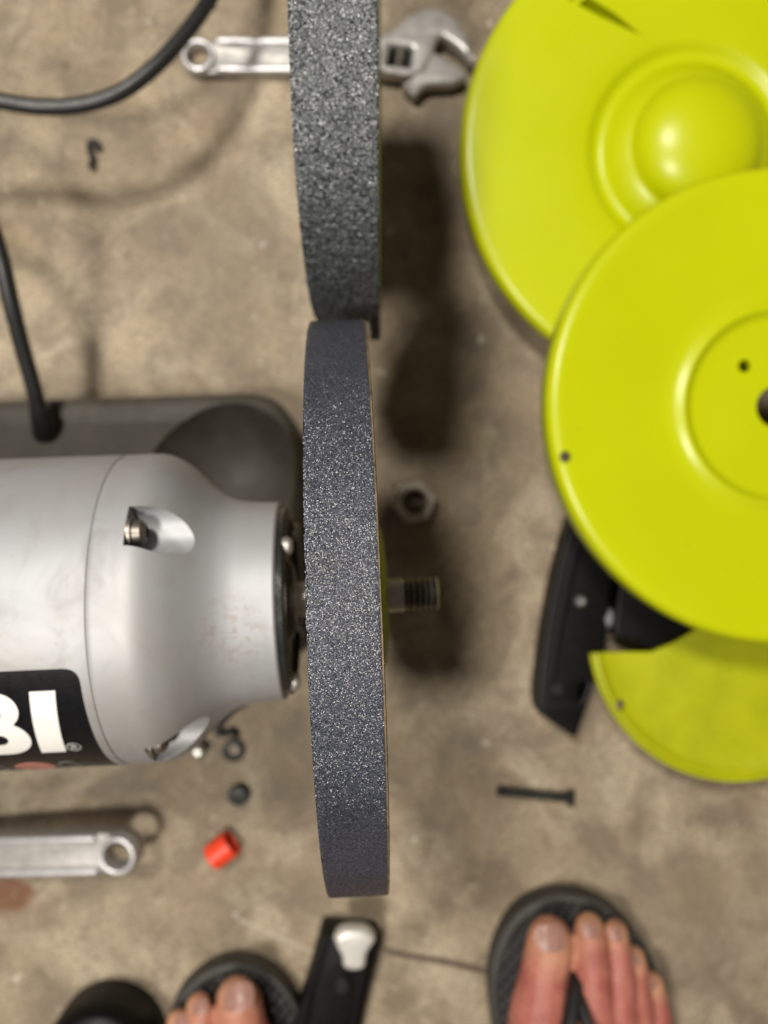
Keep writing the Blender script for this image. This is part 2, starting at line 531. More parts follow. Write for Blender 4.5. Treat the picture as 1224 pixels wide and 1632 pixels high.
# counterbored bolt pockets cut into the shoulder
cut = bmesh.new()
for ph in (-33, 57, 147, 237):
    a = rad(ph)
    c = Vector((0, -51.5 * math.sin(a), AZ + 51.5 * math.cos(a)))
    b2 = lathe_bm([(-67.5, 0), (-67.5, 8.0), (-20, 8.4), (-20, 0)], 40, 'X', c)
    tmp = bpy.data.meshes.new('t'); b2.to_mesh(tmp); b2.free(); cut.from_mesh(tmp); bpy.data.meshes.remove(tmp)
cutter = from_bm('cutter', cut, M['silver'])
cutter.parent = grinder
bo = endbell.modifiers.new('b', 'BOOLEAN'); bo.operation = 'DIFFERENCE'; bo.object = cutter; bo.solver = 'EXACT'
apply_mods(endbell)
endbell.data.polygons.foreach_set('use_smooth', [True] * len(endbell.data.polygons))
endbell.data.set_sharp_from_angle(angle=rad(32))
bpy.data.objects.remove(cutter)
for ph in (-33, 57):
    a = rad(ph)
    c = Vector((0, -50.5 * math.sin(a), AZ + 50.5 * math.cos(a)))
    from_bm('bolt', lathe_bm([(-67.5, 0), (-67.5, 5.4), (-66.2, 5.4), (-66.2, 4.2), (-63.6, 4.0), (-62.4, 3.0), (-62.0, 1.9), (-63.2, 1.7), (-63.2, 0)], 28, 'X', c), M['old_steel'], grinder)
# motor body with the far end bell (outside the picture)
body = [(-78.4, 0), (-78.02, RB - 0.06), (-78.2, RB)] + [(-79 - 4 * i, RB) for i in range(1, 51)]
body += [(-290, RB - 1), (-305, RB - 8), (-320, RN + 3), (-345, RN), (-345, 0)]
from_bm('motor_housing', lathe_bm(body, 160, 'X', (0, 0, AZ)), M['silver'], grinder, 40)
# bearing plate, screws and spindle
plate_p = [(-24.3, 0), (-24.3, 34.6), (-21.8, 34.4), (-21.0, 33.5), (-20.6, 30), (-22.6, 28), (-22.6, 15), (-21.0, 13.5), (-20.2, 11.5), (-20.2, 0)]
from_bm('bearing_plate', lathe_bm(plate_p, 96, 'X', (0, 0, AZ)), M['black_metal'], grinder)
for ph in (-42, 62, 152, 232):
    a = rad(ph)
    c = Vector((0, -31.0 * math.sin(a), AZ + 31.0 * math.cos(a)))
    from_bm('screw', lathe_bm([(-22, 0), (-22, 3.3), (-19.6, 3.2), (-18.4, 2.2), (-18.0, 0)], 24, 'X', c), M['bolt_grey'], grinder)
sp = [(-22, 0), (-22, 6.3), (20.0, 6.3), (20.6, 6.0)]
sp += [(20.8, 5.0), (33.0, 5.0), (33.8, 4.6), (33.8, 0)]
sps = simple('spindle_steel', (0.50, 0.46, 0.42), 0.30, 0.45, var=0.2)
spindle = from_bm('spindle', lathe_bm(sp[:3] + [(20.3, 6.0)] + [(20.4, 0)], 40, 'X', (0, 0, AZ)), sps, grinder, 30)
from_bm('thread_root', lathe_bm([(20.3, 0), (20.3, 4.9), (33.0, 4.9), (33.9, 4.3), (33.9, 0)], 40, 'X', (0, 0, AZ)), M['dark_steel'], spindle, 30)
x = 21.6
tb = bmesh.new()
while x < 33.0:
    b2 = lathe_bm([(x - 0.5, 4.8), (x - 0.3, 5.9), (x, 6.35), (x + 0.3, 5.9), (x + 0.5, 4.8)], 40, 'X', (0, 0, AZ))
    tmp = bpy.data.meshes.new('t'); b2.to_mesh(tmp); b2.free(); tb.from_mesh(tmp); bpy.data.meshes.remove(tmp)
    x += 2.2
from_bm('thread', tb, sps, spindle, 60)
# base casting
bx0, bx1, by0, by1 = -300, -27, -58, 98
def ringpts(inset, z, rc):
    lp = rounded([(bx0 + inset, by0 + inset), (bx1 - inset, by0 + inset), (bx1 - inset, by1 - inset), (bx0 + inset, by1 - inset)], rc, 8)
    return [(p[0], p[1], z) for p in lp]
bm = bmesh.new()
rings = []
for inset, z, rc in ((0, 0.4, 29), (0, 30, 29), (1.0, 35, 28), (3.5, 38.5, 27), (8, 39.6, 24), (14, 40.2, 22), (26, 46, 20), (44, 54, 16), (56, 64, 14), (58, 112, 12)):
    rings.append([bm.verts.new(p) for p in ringpts(inset, z, rc)])
for A, B in zip(rings, rings[1:]):
    n = len(A)
    for i in range(n):
        bm.faces.new((A[i], A[(i + 1) % n], B[(i + 1) % n], B[i]))
bm.faces.new(rings[0]); bm.faces.new(rings[-1])
base = from_bm('base', bm, M['base_grey'], grinder, 50)
sc_b = bmesh.new()                             # a scooped hollow at the right end
bmesh.ops.create_uvsphere(sc_b, u_segments=64, v_segments=32, radius=1.0, matrix=Matrix.Translation((-60, 57, 74)) @ Matrix.Diagonal((47, 47, 52, 1)))
cutter = from_bm('cutter', sc_b, M['base_grey']); cutter.parent = grinder
mb = base.modifiers.new('b', 'BOOLEAN'); mb.object = cutter; mb.operation = 'DIFFERENCE'; mb.solver = 'EXACT'
apply_mods(base)
base.data.polygons.foreach_set('use_smooth', [True] * len(base.data.polygons))
base.data.set_sharp_from_angle(angle=rad(50))
bpy.data.objects.remove(cutter)
# the badge wrapped round the housing, its letters and marks
def on_housing(u, v, r):                      # u along the axis, v = arc length below the crest
    a = v / RB
    return Vector((u, -r * math.sin(a), AZ + r * math.cos(a)))
def wrap(name, loops, r, mat, parent, thick=0.12):
    cu = bpy.data.curves.new('o', 'CURVE'); cu.dimensions = '2D'; cu.fill_mode = 'BOTH'
    for lp in loops:
        sp_ = cu.splines.new('POLY'); sp_.points.add(len(lp) - 1)
        for q, p in zip(sp_.points, lp): q.co = (p[0], p[1], 0, 1)
        sp_.use_cyclic_u = True
    cu.extrude = thick / 2
    ob = bpy.data.objects.new('o', cu); COL.objects.link(ob)
    dg = bpy.context.evaluated_depsgraph_get(); dg.update()
    me = bpy.data.meshes.new_from_object(ob.evaluated_get(dg))
    bpy.data.objects.remove(ob); bpy.data.curves.remove(cu)
    bm = bmesh.new(); bm.from_mesh(me); bpy.data.meshes.remove(me)
    vs = [p[1] for lp in loops for p in lp]
    y = min(vs) + 1.2
    while y < max(vs):
        bmesh.ops.bisect_plane(bm, geom=bm.verts[:] + bm.edges[:] + bm.faces[:], plane_co=(0, y, 0), plane_no=(0, 1, 0))
        y += 1.2
    for v in bm.verts:
        v.co = on_housing(v.co.x, v.co.y, r + v.co.z)
    return from_bm(name, bm, mat, parent, 30)
V = lambda deg: rad(deg) * RB
btop, bbot = V(12.3), V(84)
badge = wrap('badge', [rounded([(-262, btop), (-80.8, btop), (-80.8, bbot), (-262, bbot)], 5.0, 7)], RB + 0.06, M['badge'], grinder)
CH = V(47.9) - V(19.5)
def letter(name, u0, loops, w):
    out = []
    for lp in loops:
        out.append([(u0 + x - 0.115 * (CH - y), V(47.9) - y) for x, y in lp])
    wrap(name, out, RB + 0.26, M['letter'], badge)
k = CH / 27.6
LI = [[(0, 0), (7.7, 0), (7.7, CH), (0, CH)]]
LB = [[(0, 0), (15.5, 0)] + circle(15.5, 8.0 * k, 8.0 * k, 12, -80, 62) + circle(14.5, 20.6 * k, 7.0 * k, 12, -42, 88) + [(0, CH)],
      [(7.6, 5.6 * k), (13.6, 5.6 * k)] + circle(14.0, 8.2 * k, 2.6 * k, 8, -80, 80) + [(7.6, 10.8 * k)],
      [(7.6, 16.9 * k), (13.2, 16.9 * k)] + circle(13.4, 19.5 * k, 2.6 * k, 8, -80, 80) + [(7.6, 22.1 * k)]]
LO = [circle(14, CH / 2, CH / 2, 40), circle(14, CH / 2, CH / 2 - 7.4, 32)]
LY = [[(9, 0), (17, 0), (17, 11), (26, CH), (17, CH), (13, 18.5), (9, CH), (0, CH), (9, 11)]]
LR = [[(0, 0), (7.6, 0), (7.6, 9.5), (11, 9.5), (15.5, 0), (24.5, 0), (19, 11)] + circle(15, 19.0 * k, 8.6 * k, 12, -45, 88) + [(0, CH)],
      [(7.6, 16 * k), (13.2, 16 * k)] + circle(13.6, 18.8 * k, 2.8 * k, 8, -80, 80) + [(7.6, 21.6 * k)]]
letter('letter', -96.2, LI, 7.7)
letter('letter', -121.5, LB, 23)
letter('letter', -152, LO, 28)
letter('letter', -180, LY, 26)
letter('letter', -206, LR, 24)
vr = V(45.3)
wrap('registered_mark', [circle(-88.6, vr, 2.3, 28), circle(-88.6, vr, 1.95, 28)], RB + 0.22, M['badge_mark'], badge)
wrap('registered_mark', [[(-89.5, vr + 1.1), (-89.05, vr + 1.1), (-89.05, vr + 0.2), (-88.6, vr + 0.2), (-88.1, vr + 1.1), (-87.5, vr + 1.1), (-88.05, vr + 0.1), (-87.7, vr - 0.5), (-88.1, vr - 1.1), (-89.5, vr - 1.1)],
                         [(-89.05, vr - 0.2), (-88.5, vr - 0.2), (-88.3, vr - 0.5), (-88.5, vr - 0.75), (-89.05, vr - 0.75)]], RB + 0.22, M['badge_mark'], badge)
def ell(u, v, a, b): return [(u + a * math.cos(2 * math.pi * i / 32), v + b * math.sin(2 * math.pi * i / 32)) for i in range(32)]
wrap('approval_mark', [ell(-106.5, V(62.5), 6.6, 5.6)], RB + 0.2, M['badge_red'], badge)
wrap('approval_mark', [ell(-95.0, V(62), 3.4, 4.8), ell(-95.0, V(62), 2.8, 4.0)], RB + 0.2, M['badge_grey'], badge)
wrap('approval_mark', [ell(-119.0, V(62), 3.6, 4.8), ell(-119.0, V(62), 3.0, 4.0)], RB + 0.2, M['badge_grey'], badge)

# ------------------------------------------------------------------ the fine wheel on the spindle
T2, RW = 9.3, 100.0
wheel = empty('grinding_wheel', (GX, GY, 0), YAW)
tag(wheel, 'dark fine grit grinding wheel seen edge on, mounted on the motor spindle', 'grinding wheel', 'grinding wheels seen edge on')
bm = bmesh.new()
NA, NB = 900, 26
rings = []
for i in range(NA):
    a = 2 * math.pi * i / NA
    row = []
    for j in range(NB + 1):
        u = -1 + 2 * j / NB
        e = max(0, abs(u) - 0.93) / 0.07
        d = random.uniform(-0.09, 0.09)
        p = Vector((math.cos(a) * 40, math.sin(a) * 40, u * 4))
        chip = noise.noise(p * 1.1)
        rr = RW + d - 0.25 * e * e
        xx = u * T2
        if j in (0, NB):
            xx += (random.uniform(-0.16, 0.10) + min(0, chip + 0.25) * 0.5) * (1 if u > 0 else -1)
            rr += random.uniform(-0.2, 0.05)
        row.append(bm.verts.new((xx, rr * math.sin(a), AZ + rr * math.cos(a))))
    rings.append(row)
for i in range(NA):
    A, B = rings[i], rings[(i + 1) % NA]
    for j in range(NB):
        bm.faces.new((A[j], A[j + 1], B[j + 1], B[j]))
from_bm('rim', bm, M['fine_grit'], wheel, 60)
for sg in (-1, 1):
    prof = [(sg * T2, 6.8), (sg * T2, 30), (sg * T2, 60), (sg * T2, 90), (sg * (T2 - 0.02), RW - 0.4)]
    from_bm('side_face', lathe_bm(prof, 180, 'X', (0, 0, AZ)), M['tan_face'], wheel)
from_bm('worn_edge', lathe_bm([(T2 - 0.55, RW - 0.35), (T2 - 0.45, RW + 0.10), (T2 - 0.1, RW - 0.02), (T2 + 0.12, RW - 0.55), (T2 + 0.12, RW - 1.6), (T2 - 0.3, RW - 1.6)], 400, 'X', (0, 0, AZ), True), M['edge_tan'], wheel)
from_bm('blotter', lathe_bm([(T2, 6.8), (T2 + 0.7, 6.8), (T2 + 0.7, 45), (T2, 45)], 96, 'X', (0, 0, AZ), True), M['blotter'], wheel)
fl = empty('clamp_flange', (GX, GY, 0), YAW)
tag(fl, 'thin clamp flange, lime reflection in its colour, pressed against the right side of the fine wheel', 'flange')
from_bm('disc', lathe_bm([(T2 + 0.75, 6.7), (T2 + 0.75, 27), (T2 + 1.8, 27.4), (T2 + 3.6, 24.5), (T2 + 4.6, 14), (T2 + 4.6, 6.7)], 80, 'X', (0, 0, AZ), True), M['olive'], fl)

# ------------------------------------------------------------------ the coarse wheel, held edge on behind the fine one
CR, CT2 = 86.0, 13.4
cx_, cy_, cz_ = -15.0, 165.3, -311.0          # in the camera's axes
st = empty('grinding_wheel', (cx_ * _ct - cz_ * _st, cy_, H + cx_ * _st + cz_ * _ct))
st.rotation_euler = (0, -TILT, 0)
tag(st, 'lighter grey coarse grit grinding wheel held edge on above the silver wrench', 'grinding wheel', 'grinding wheels seen edge on')
bm = bmesh.new()
NA, NB = 1000, 38
rings = []
for i in range(NA):
    a = 2 * math.pi * i / NA
    deg = math.degrees(a)                      # 0 = straight up, 90 = away from the fine wheel
    row = []
    for j in range(NB + 1):
        u = -1 + 2 * j / NB
        q = Vector((math.cos(a) * CR, math.sin(a) * CR, u * CT2))
        g = noise.noise(q * 0.9) * 0.40 + noise.noise(q * 0.25) * 0.25 + random.uniform(-0.16, 0.16)
        e = max(0, abs(u) - 0.93) / 0.07
        rr = CR + g - 0.5 * e * e
        xx = u * CT2 + random.uniform(-0.12, 0.12)
        # one edge kept a proud lip where the rest of the face wore away
        w = max(0.0, min(1, (u - 0.66) / 0.04)) * max(0.0, 1 - abs(deg - 258) / 16.0)
        rr += 7.4 * min(1, w * 1.8)
        row.append(bm.verts.new((xx, rr * math.sin(a), rr * math.cos(a))))
    rings.append(row)
for i in range(NA):
    A, B = rings[i], rings[(i + 1) % NA]
    for j in range(NB):
        bm.faces.new((A[j], A[j + 1], B[j + 1], B[j]))
from_bm('rim', bm, M['coarse_grit'], st, 60)
for sg in (-1, 1):
    from_bm('side_face', lathe_bm([(sg * (CT2 - 0.1), 16), (sg * (CT2 - 0.1), 50), (sg * (CT2 - 0.1), 75), (sg * (CT2 - 0.3), CR - 0.8)], 180, 'X'), M['coarse_grit'], st)
    if sg < 0: from_bm('blotter', lathe_bm([(sg * CT2, 16), (sg * (CT2 + 0.6), 16), (sg * (CT2 + 0.6), 42), (sg * CT2, 42)], 96, 'X', (0, 0, 0), True), M['blotter'], st)

# ------------------------------------------------------------------ lime guards
def guard(name, label, c, R, zt, depth, prof_in, th=1.2, holes=(), group='lime green wheel guard covers'):
    """a shallow pressed dish lying face up; prof_in: (radius, height above the plate) from the rim inwards to the middle"""
    root = empty(name, (c.x, c.y, 0))
    tag(root, label, 'wheel guard')
    zp = zt
    outer = [(zp - depth, R + 0.2), (zp - depth + 1, R + 0.9), (zp - 5.0, R + 0.6), (zp - 2.6, R), (zp - 1.1, R - 1.1), (zp - 0.25, R - 2.8), (zp, R - 5)]
    pr = outer + [(zp + h, r) for r, h in prof_in]
    inner = [(zp + h - th, max(r - 0.2, 0.0)) for r, h in reversed(prof_in)] + [(zp - th, R - 5), (zp - 5, R - 1.4), (zp - depth, R - 1.2)]
    if prof_in[-1][0] > 0.01:                # a shaft hole in the middle: close the loop
        bm = lathe_bm(pr + inner, 180, 'Z', closed=True)
    else:
        bm = lathe_bm(pr + inner, 180, 'Z', closed=False)
    o = from_bm('cover_plate', bm, M['lime'], root, 40)
    if holes:
        cb = bmesh.new()
        for hx, hy, hr in holes:
            b2 = lathe_bm([(zp - 12, 0), (zp - 12, hr), (zp + 12, hr), (zp + 12, 0)], 24, 'Z', (hx, hy, 0))
            tmp = bpy.data.meshes.new('t'); b2.to_mesh(tmp); b2.free(); cb.from_mesh(tmp); bpy.data.meshes.remove(tmp)
        cutter = from_bm('cutter', cb, M['lime']); cutter.parent = root
        m = o.modifiers.new('b', 'BOOLEAN'); m.object = cutter; m.operation = 'DIFFERENCE'; m.solver = 'EXACT'
        apply_mods(o)
        o.data.polygons.foreach_set('use_smooth', [True] * len(o.data.polygons))
        o.data.set_sharp_from_angle(angle=rad(40))
        bpy.data.objects.remove(cutter)
    return root, o

Z1 = 44.0
C1 = P(1101, 231, Z1)
dome = [(112, 0.2), (95, 0.6), (80, 0.9), (68, 1.1), (58, 1.0), (55.5, 0.5), (53.5, -1.6), (51.5, -3.0), (48.5, -3.2), (46.5, -2.4), (45, -0.6), (43.5, 1.4), (36.5, 6.4), (35.2, 7.0), (33.6, 7.0), (32.6, 7.6)]
for i in range(1, 15):
    a = rad(90 * i / 14)
    dome.append((32.0 * math.cos(a) if i < 14 else 0.0, 7.8 + 17.0 * math.sin(a)))
dome = [(r * (1.06 if r < 34 else 1.0), h) for r, h in dome]
g1, g1o = guard('wheel_guard', 'lime green round guard cover with a domed boss, lying at the back', C1, 122.5, Z1, 11, dome)
from_bm('inner_ring', lathe_bm([(9, 84), (9, 92), (34, 100), (42.6, 100), (42.6, 97), (33, 96), (11, 89), (11, 84)], 120, 'Z', closed=True), M['lime'], g1)
g1.rotation_euler = (rad(4.0), rad(0.0), 0)
# a tapering wedge cut through the plate near its far side
def cut_slot(o, root, loop):
    me = curve_mesh([loop], Z1 - 12, Z1 + 12, 0.0)
    b_ = bmesh.new(); b_.from_mesh(me); bmesh.ops.remove_doubles(b_, verts=b_.verts, dist=1e-4)
    c_ = from_bm('cutter', b_, M['lime']); c_.parent = root
    m_ = o.modifiers.new('b', 'BOOLEAN'); m_.object = c_; m_.operation = 'DIFFERENCE'; m_.solver = 'EXACT'
    apply_mods(o)
    o.data.polygons.foreach_set('use_smooth', [True] * len(o.data.polygons))
    o.data.set_sharp_from_angle(angle=rad(40))
    bpy.data.objects.remove(c_)
cut_slot(g1o, g1, [tuple((P(x, y, Z1) - C1).xy) for x, y in ((868, -24), (902, 0), (945, 24), (1017, 56), (974, 22), (940, 1), (905, -24))])

Z2 = 82.0
C2 = P(1253, 645, Z2)
inner2 = [(108, -0.5), (95, -2.2), (80, -3.9), (60, -6.0), (53.5, -6.4), (51, -5.6), (49.4, -4.4), (47.8, -4.3), (45.6, -6.6), (43.8, -8.0), (42.0, -8.3), (30, -8.3), (10.5, -8.3)]
h1 = P(1187, 583, Z2 - 8) - C2; h2 = P(901, 728, Z2 - 0.3) - C2
g2, g2o = guard('wheel_guard', 'lime green round guard cover with screw holes, lying on top of the domed one', C2, 116.5, Z2, 14, inner2, th=3.0, holes=[(h1.x, h1.y, 3.2), (h2.x, h2.y, 2.9)])

# the third: a smaller half shell seen from inside, its straight edge towards the stack
Z3 = 24.0
C3 = P(1165, 1005, Z3)
g3 = empty('guard_shell', (C3.x, C3.y, Z3 - 1))
tag(g3, 'smaller lime green half shell with a cut edge, hollow side up', 'wheel guard')
def shell_bm():
    bm = bmesh.new()
    e0 = P(930, 1042, Z3 + 6) - C3
    yc = e0.y
    # rows from the middle out to the rolled rim
    prof = [(0, 5.6), (20, 5.0), (45, 3.8), (64, 3.4), (73, 3.8), (76.6, 5.2), (77.6, 6.6), (78.4, 6.9), (79.2, 6.3), (79.8, 6.3), (80.6, 8.0), (81.2, 8.6), (82.4, 8.5), (83.0, 7.0), (82.6, 4.0), (80, 1.4), (74, 0.4), (60, 0.2), (30, 0.6), (0, 1.0)]
    return lathe_bm([(h, r) for r, h in prof], 160, 'Z', (0, 0, 0)), yc
bm, yc = shell_bm()
o3 = from_bm('shell', bm, M['lime_shaded'], g3, 40)
# cut outline of the straight edge: what lies beyond is taken off
e1 = P(930, 1043, Z3 + 4) - C3; e2 = P(1040, 1040, Z3 + 4) - C3; e3 = P(1072, 1026, Z3 + 4) - C3; e4 = P(1102, 1008, Z3 + 4) - C3
cutme = curve_mesh([[(-140, e1.y + 0.6), (e2.x, e2.y), (e3.x, e3.y), (e4.x, e4.y), (e4.x + 40, e4.y + 26), (140, e4.y + 40), (140, 160), (-140, 160)]], -20, 60, 0.0)
bmx = bmesh.new(); bmx.from_mesh(cutme); bmesh.ops.remove_doubles(bmx, verts=bmx.verts, dist=1e-4)
hh = P(985, 1121, Z3) - C3
b2 = lathe_bm([(-20, 0), (-20, 3.0), (40, 3.0), (40, 0)], 24, 'Z', (hh.x, hh.y, 0))
tmp = bpy.data.meshes.new('t'); b2.to_mesh(tmp); b2.free(); bmx.from_mesh(tmp)
cutter = from_bm('cutter', bmx, M['lime']); cutter.parent = g3
m = o3.modifiers.new('b', 'BOOLEAN'); m.object = cutter; m.operation = 'DIFFERENCE'; m.solver = 'EXACT'
apply_mods(o3)
o3.data.polygons.foreach_set('use_smooth', [True] * len(o3.data.polygons))
o3.data.set_sharp_from_angle(angle=rad(40))
bpy.data.objects.remove(cutter)

# ------------------------------------------------------------------ black bracket under the guards
def pix_loop(pts, z, c):
    return [tuple((P(x, y, z) - c).xy) for x, y in pts]
bc = P(920, 1020, 0)
br = empty('bracket_arm', (bc.x, bc.y, 0))
tag(br, 'black moulded bracket arm with a pointed end sticking out below the lime covers', 'bracket')
ZB = 22
arm = rounded(pix_loop([(930, 780), (903, 850), (882, 930), (866, 1020), (856, 1105), (858, 1136), (918, 1178), (932, 1140), (946, 1098), (966, 1030), (972, 960), (990, 860), (985, 790)], ZB, bc), [2, 8, 10, 10, 6, 3, 3, 6, 6, 4, 4, 4, 2], 5)
slot = rounded(pix_loop([(922, 1100), (932, 1086), (936, 1092), (926, 1118)], ZB, bc), 1.2, 3)
plate('arm', [arm, slot], 3, ZB, M['black_plastic'], br, 2.2)
rim = rounded(pix_loop([(918, 850), (898, 935), (884, 1020), (876, 1090), (884, 1092), (896, 1020), (912, 935), (934, 850)], ZB + 2, bc), 1.5, 3)
plate('rib', [rim], ZB - 1, ZB + 2.0, M['black_plastic'], br, 0.8)
q = P(925, 958, ZB) - bc
from_bm('screw', lathe_bm([(ZB - 0.5, 0), (ZB - 0.5, 3.6), (ZB + 0.8, 3.5), (ZB + 1.8, 2.4), (ZB + 1.9, 1.3), (ZB + 1.2, 1.2), (ZB + 1.2, 0)], 20, 'Z', (q.x, q.y, 0)), M['steel'], br)
q = P(888, 1098, ZB) - bc
from_bm('boss', lathe_bm([(ZB - 0.5, 0), (ZB - 0.5, 4.0), (ZB + 0.9, 3.2), (ZB + 1.2, 0)], 20, 'Z', (q.x, q.y, 0)), M['black_metal'], br)
blk = rounded(pix_loop([(988, 925), (978, 1000), (982, 1016), (1040, 1034), (1062, 1028), (1100, 1004), (1130, 960), (1130, 910)], 26, bc), 2.5, 4)
plate('block', [blk], 2, 26, M['black_plastic'], br, 1.8)
pn = [P(958, 984, 16) - bc, P(990, 986, 16) - bc]
from_bm('pin', tube_bm(pn, 6.0, 18), simple('grey_pin', (0.20, 0.21, 0.225), 0.4, 0.2), br)

# ------------------------------------------------------------------ adjustable wrenches
def wrench(label, sc, loc, rz, tilt, flip=1, thick=9.0):
    root = empty('adjustable_wrench', loc, rz)
    root.rotation_euler = (0, tilt, rz)
    tag(root, label, 'wrench', 'adjustable wrenches on the floor')
    q = 0.358
    tf = Matrix.Scale(sc, 4)
    if flip < 0: tf = tf @ Matrix.Diagonal((1, -1, 1, 1))
    L = lambda pts: [((x - 316) * q, (90 - y) * q) for x, y in pts]
    hd = L([(345, 61), (480, 59), (600, 62), (606, 112), (480, 113), (345, 117)])
    ring = circle(0, 0, 9.8, 40, 70, 290)
    outline = ring + [(5, -9.9), (12, -9.6)] + [hd[4], hd[3], hd[2], hd[1]] + [(12, 10.4), (5, 9.7)]
    plate('handle', [outline, circle(0.3, -0.3, 6.6, 36)], 0.5, thick - 3.2, M['chrome_web'], root, 1.6, tf)
    for y0, y1 in (((6.4, 10.6)), ((-9.6, -5.6))):
        rail = rounded([(10.5, y0), (104, y0 + 0.4), (104, y1 + 0.2), (10.5, y1 - 0.3)], 1.8, 4)
        plate('rail', [rail], thick - 4.5, thick, M['chrome'], root, 1.5, tf)
    hm = M['satin']
    t_ = [circle(0.3, -0.3, 9.4, 40), circle(0.3, -0.3, 6.7, 36)]
    plate('eye', t_, 0.2, thick, M['chrome'], root, 1.1, tf)
    head = L([(596, 66), (627, 52), (651, 30), (681, 17), (703, 18), (729, 33), (746, 62), (757, 100), (752, 107), (741, 92), (727, 79), (704, 64), (697, 70), (692, 92), (678, 120), (664, 126), (600, 121)])
    pocket = L([(622, 80), (657, 84), (652, 119), (616, 114)])
    plate('head', [rounded(head, 2.2, 4), rounded(pocket, 1.0, 3)], 0.8, thick + 3.5, hm, root, 3.0, tf)
    back = L([(614, 76), (662, 78), (658, 124), (612, 122)])
    plate('pocket_floor', [back], 1.5, 3.0, M['black_metal'], root, 0.2, tf)
    jaw = L([(698, 88), (706, 92), (742, 116), (746, 127), (722, 138), (690, 139), (676, 142), (662, 158), (640, 140), (654, 128), (668, 100), (680, 72)])
    plate('movable_jaw', [rounded(jaw, 1.8, 4)], 1.6, thick + 2.0, hm, root, 2.6, tf)
    # the knurled worm
    a = Vector((*L([(641, 82)])[0], 7.0)); b = Vector((*L([(634, 118)])[0], 7.0))
    path, rr = [], []
    for i in range(49):
        path.append(a.lerp(b, i / 48)); rr.append(4.6 if (i // 4) % 2 else 3.7)
    bmw = tube_bm(path, rr, 18)
    bmesh.ops.transform(bmw, matrix=tf, verts=bmw.verts)
    from_bm('worm', bmw, M['old_steel'], root, 30)
    return root
p = P(316, 90, 6)
wrench('silver adjustable wrench lying behind the coarse stone, its jaws beside the lime cover', 1.0, (p.x, p.y, 0), rad(0.6), 0)
e = P(197, 1355, 27)
w2 = wrench('silver adjustable wrench handle propped up in front of the motor badge', 1.10, (e.x, e.y, 20), rad(183.5), rad(6.3), flip=-1, thick=13.0)

# ------------------------------------------------------------------ power cord
pts = [P(72, 690, 46), P(66, 668, 50), P(52, 612, 60), P(34, 548, 70), P(17, 480, 80), P(-2, 400, 88), P(-34, 318, 92), P(-90, 250, 92)]
pts += [P(-160, 205, 88), P(-190, 165, 82), P(-150, 140, 78), P(-70, 147, 74), P(0, 161, 70), P(60, 170, 68), P(125, 168, 66), P(190, 148, 66), P(245, 108, 66), P(290, 60, 64), P(330, 5, 60), P(372, -75, 50), P(420, -190, 26), P(470, -330, 6)]
cd = from_bm('power_cord', tube_bm(smooth_curve(pts, 9), 3.9, 16), M['cord'], None, 60)
tag(cd, 'black rubber power cord looping from the grinder base across the upper left', 'power cord')
relief = tube_bm([P(73, 696, 38), P(71, 684, 47), P(67, 668, 52), P(62, 650, 56)], [6.6, 6.2, 5.6, 4.8], 16)
from_bm('strain_relief', relief, M['cord'], cd)

# ------------------------------------------------------------------ small hardware on the floor
def small(name, bm, mat, label, cat, group=None, smooth=40):
    o = from_bm(name, bm, mat, None, smooth)
    return tag(o, label, cat, group)
# spindle nut
c = P(660, 800, 8)
hexp = [(13.0 * math.cos(rad(60 * i + 12)), 13.0 * math.sin(rad(60 * i + 12))) for i in range(6)]
nut = plate('hex_nut', [rounded(hexp, 1.0, 3), circle(0, 0, 7.0, 32)], 0.3, 13, simple('nut_zinc', (0.50, 0.44, 0.38), 0.40, 0.3, var=0.25), None, 1.0, Matrix.Translation((c.x, c.y, 0)))
tag(nut, 'grey steel hex nut with a dark hole, on the floor right of the wheel', 'nut')
# long screw
a, b = P(792, 1261, 3.0), P(904, 1271, 3.0)
sb = tube_bm([a.lerp(b, i / 60) for i in range(61)], [2.8 if (i % 2 or i > 44) else 2.45 for i in range(61)], 12)
d = (b - a).normalized()
tube_bm([b, b + d * 0.5, b + d * 3.2, b + d * 3.6], [2.9, 4.6, 4.6, 3.8], 14, sb)
small('long_screw', sb, M['dark_steel'], 'long dark machine screw lying alone on the floor below the bracket', 'screw')
# red cap
a, b = P(337, 1368, 8), P(369, 1343, 8)
d = (b - a).normalized()
L = (b - a).length
cap = lathe_bm([(0, 0), (0, 6.6), (0.8, 7.6), (L, 7.8), (L + 0.3, 7.4), (L, 6.4), (2, 6.2), (2, 0)], 40, 'X')
bmesh.ops.transform(cap, matrix=Matrix.Translation((a.x, a.y, 8)) @ Matrix.Rotation(math.atan2(d.y, d.x), 4, 'Z'), verts=cap.verts)
small('plastic_cap', cap, M['orange'], 'bright orange red plastic cap lying on its side', 'cap')
# washer, clip and small nut near the front of the motor
c = P(372, 1196, 1.5)
small('washer', lathe_bm([(0.3, 2.9), (0.3, 6.6), (1.9, 6.6), (2.2, 6.2), (2.2, 3.2)], 40, 'Z', (c.x, c.y, 0), True), M['dark_steel'], 'small dark ring washer on the floor below the end of the motor', 'washer')
clip = smooth_curve([P(392, 1120, 3), P(375, 1130, 3), P(357, 1148, 3), P(346, 1166, 3), P(358, 1170, 3.4), P(370, 1166, 3), P(378, 1176, 2.5)], 8)
small('spring_clip', tube_bm(clip, 1.9, 10), M['dark_steel'], 'curled dark spring clip touching the shadow under the motor end', 'clip')
c = P(380, 1268, 3)
small('lock_nut', lathe_bm([(0.3, 0), (0.3, 6.0), (3.2, 6.2), (5.0, 5.2), (5.2, 2.8), (3.4, 2.4), (3.4, 0)], 28, 'Z', (c.x, c.y, 0)), M['dark_steel'], 'small black round nut between the washer and the red cap', 'nut')
c = P(314, 1200, 10)
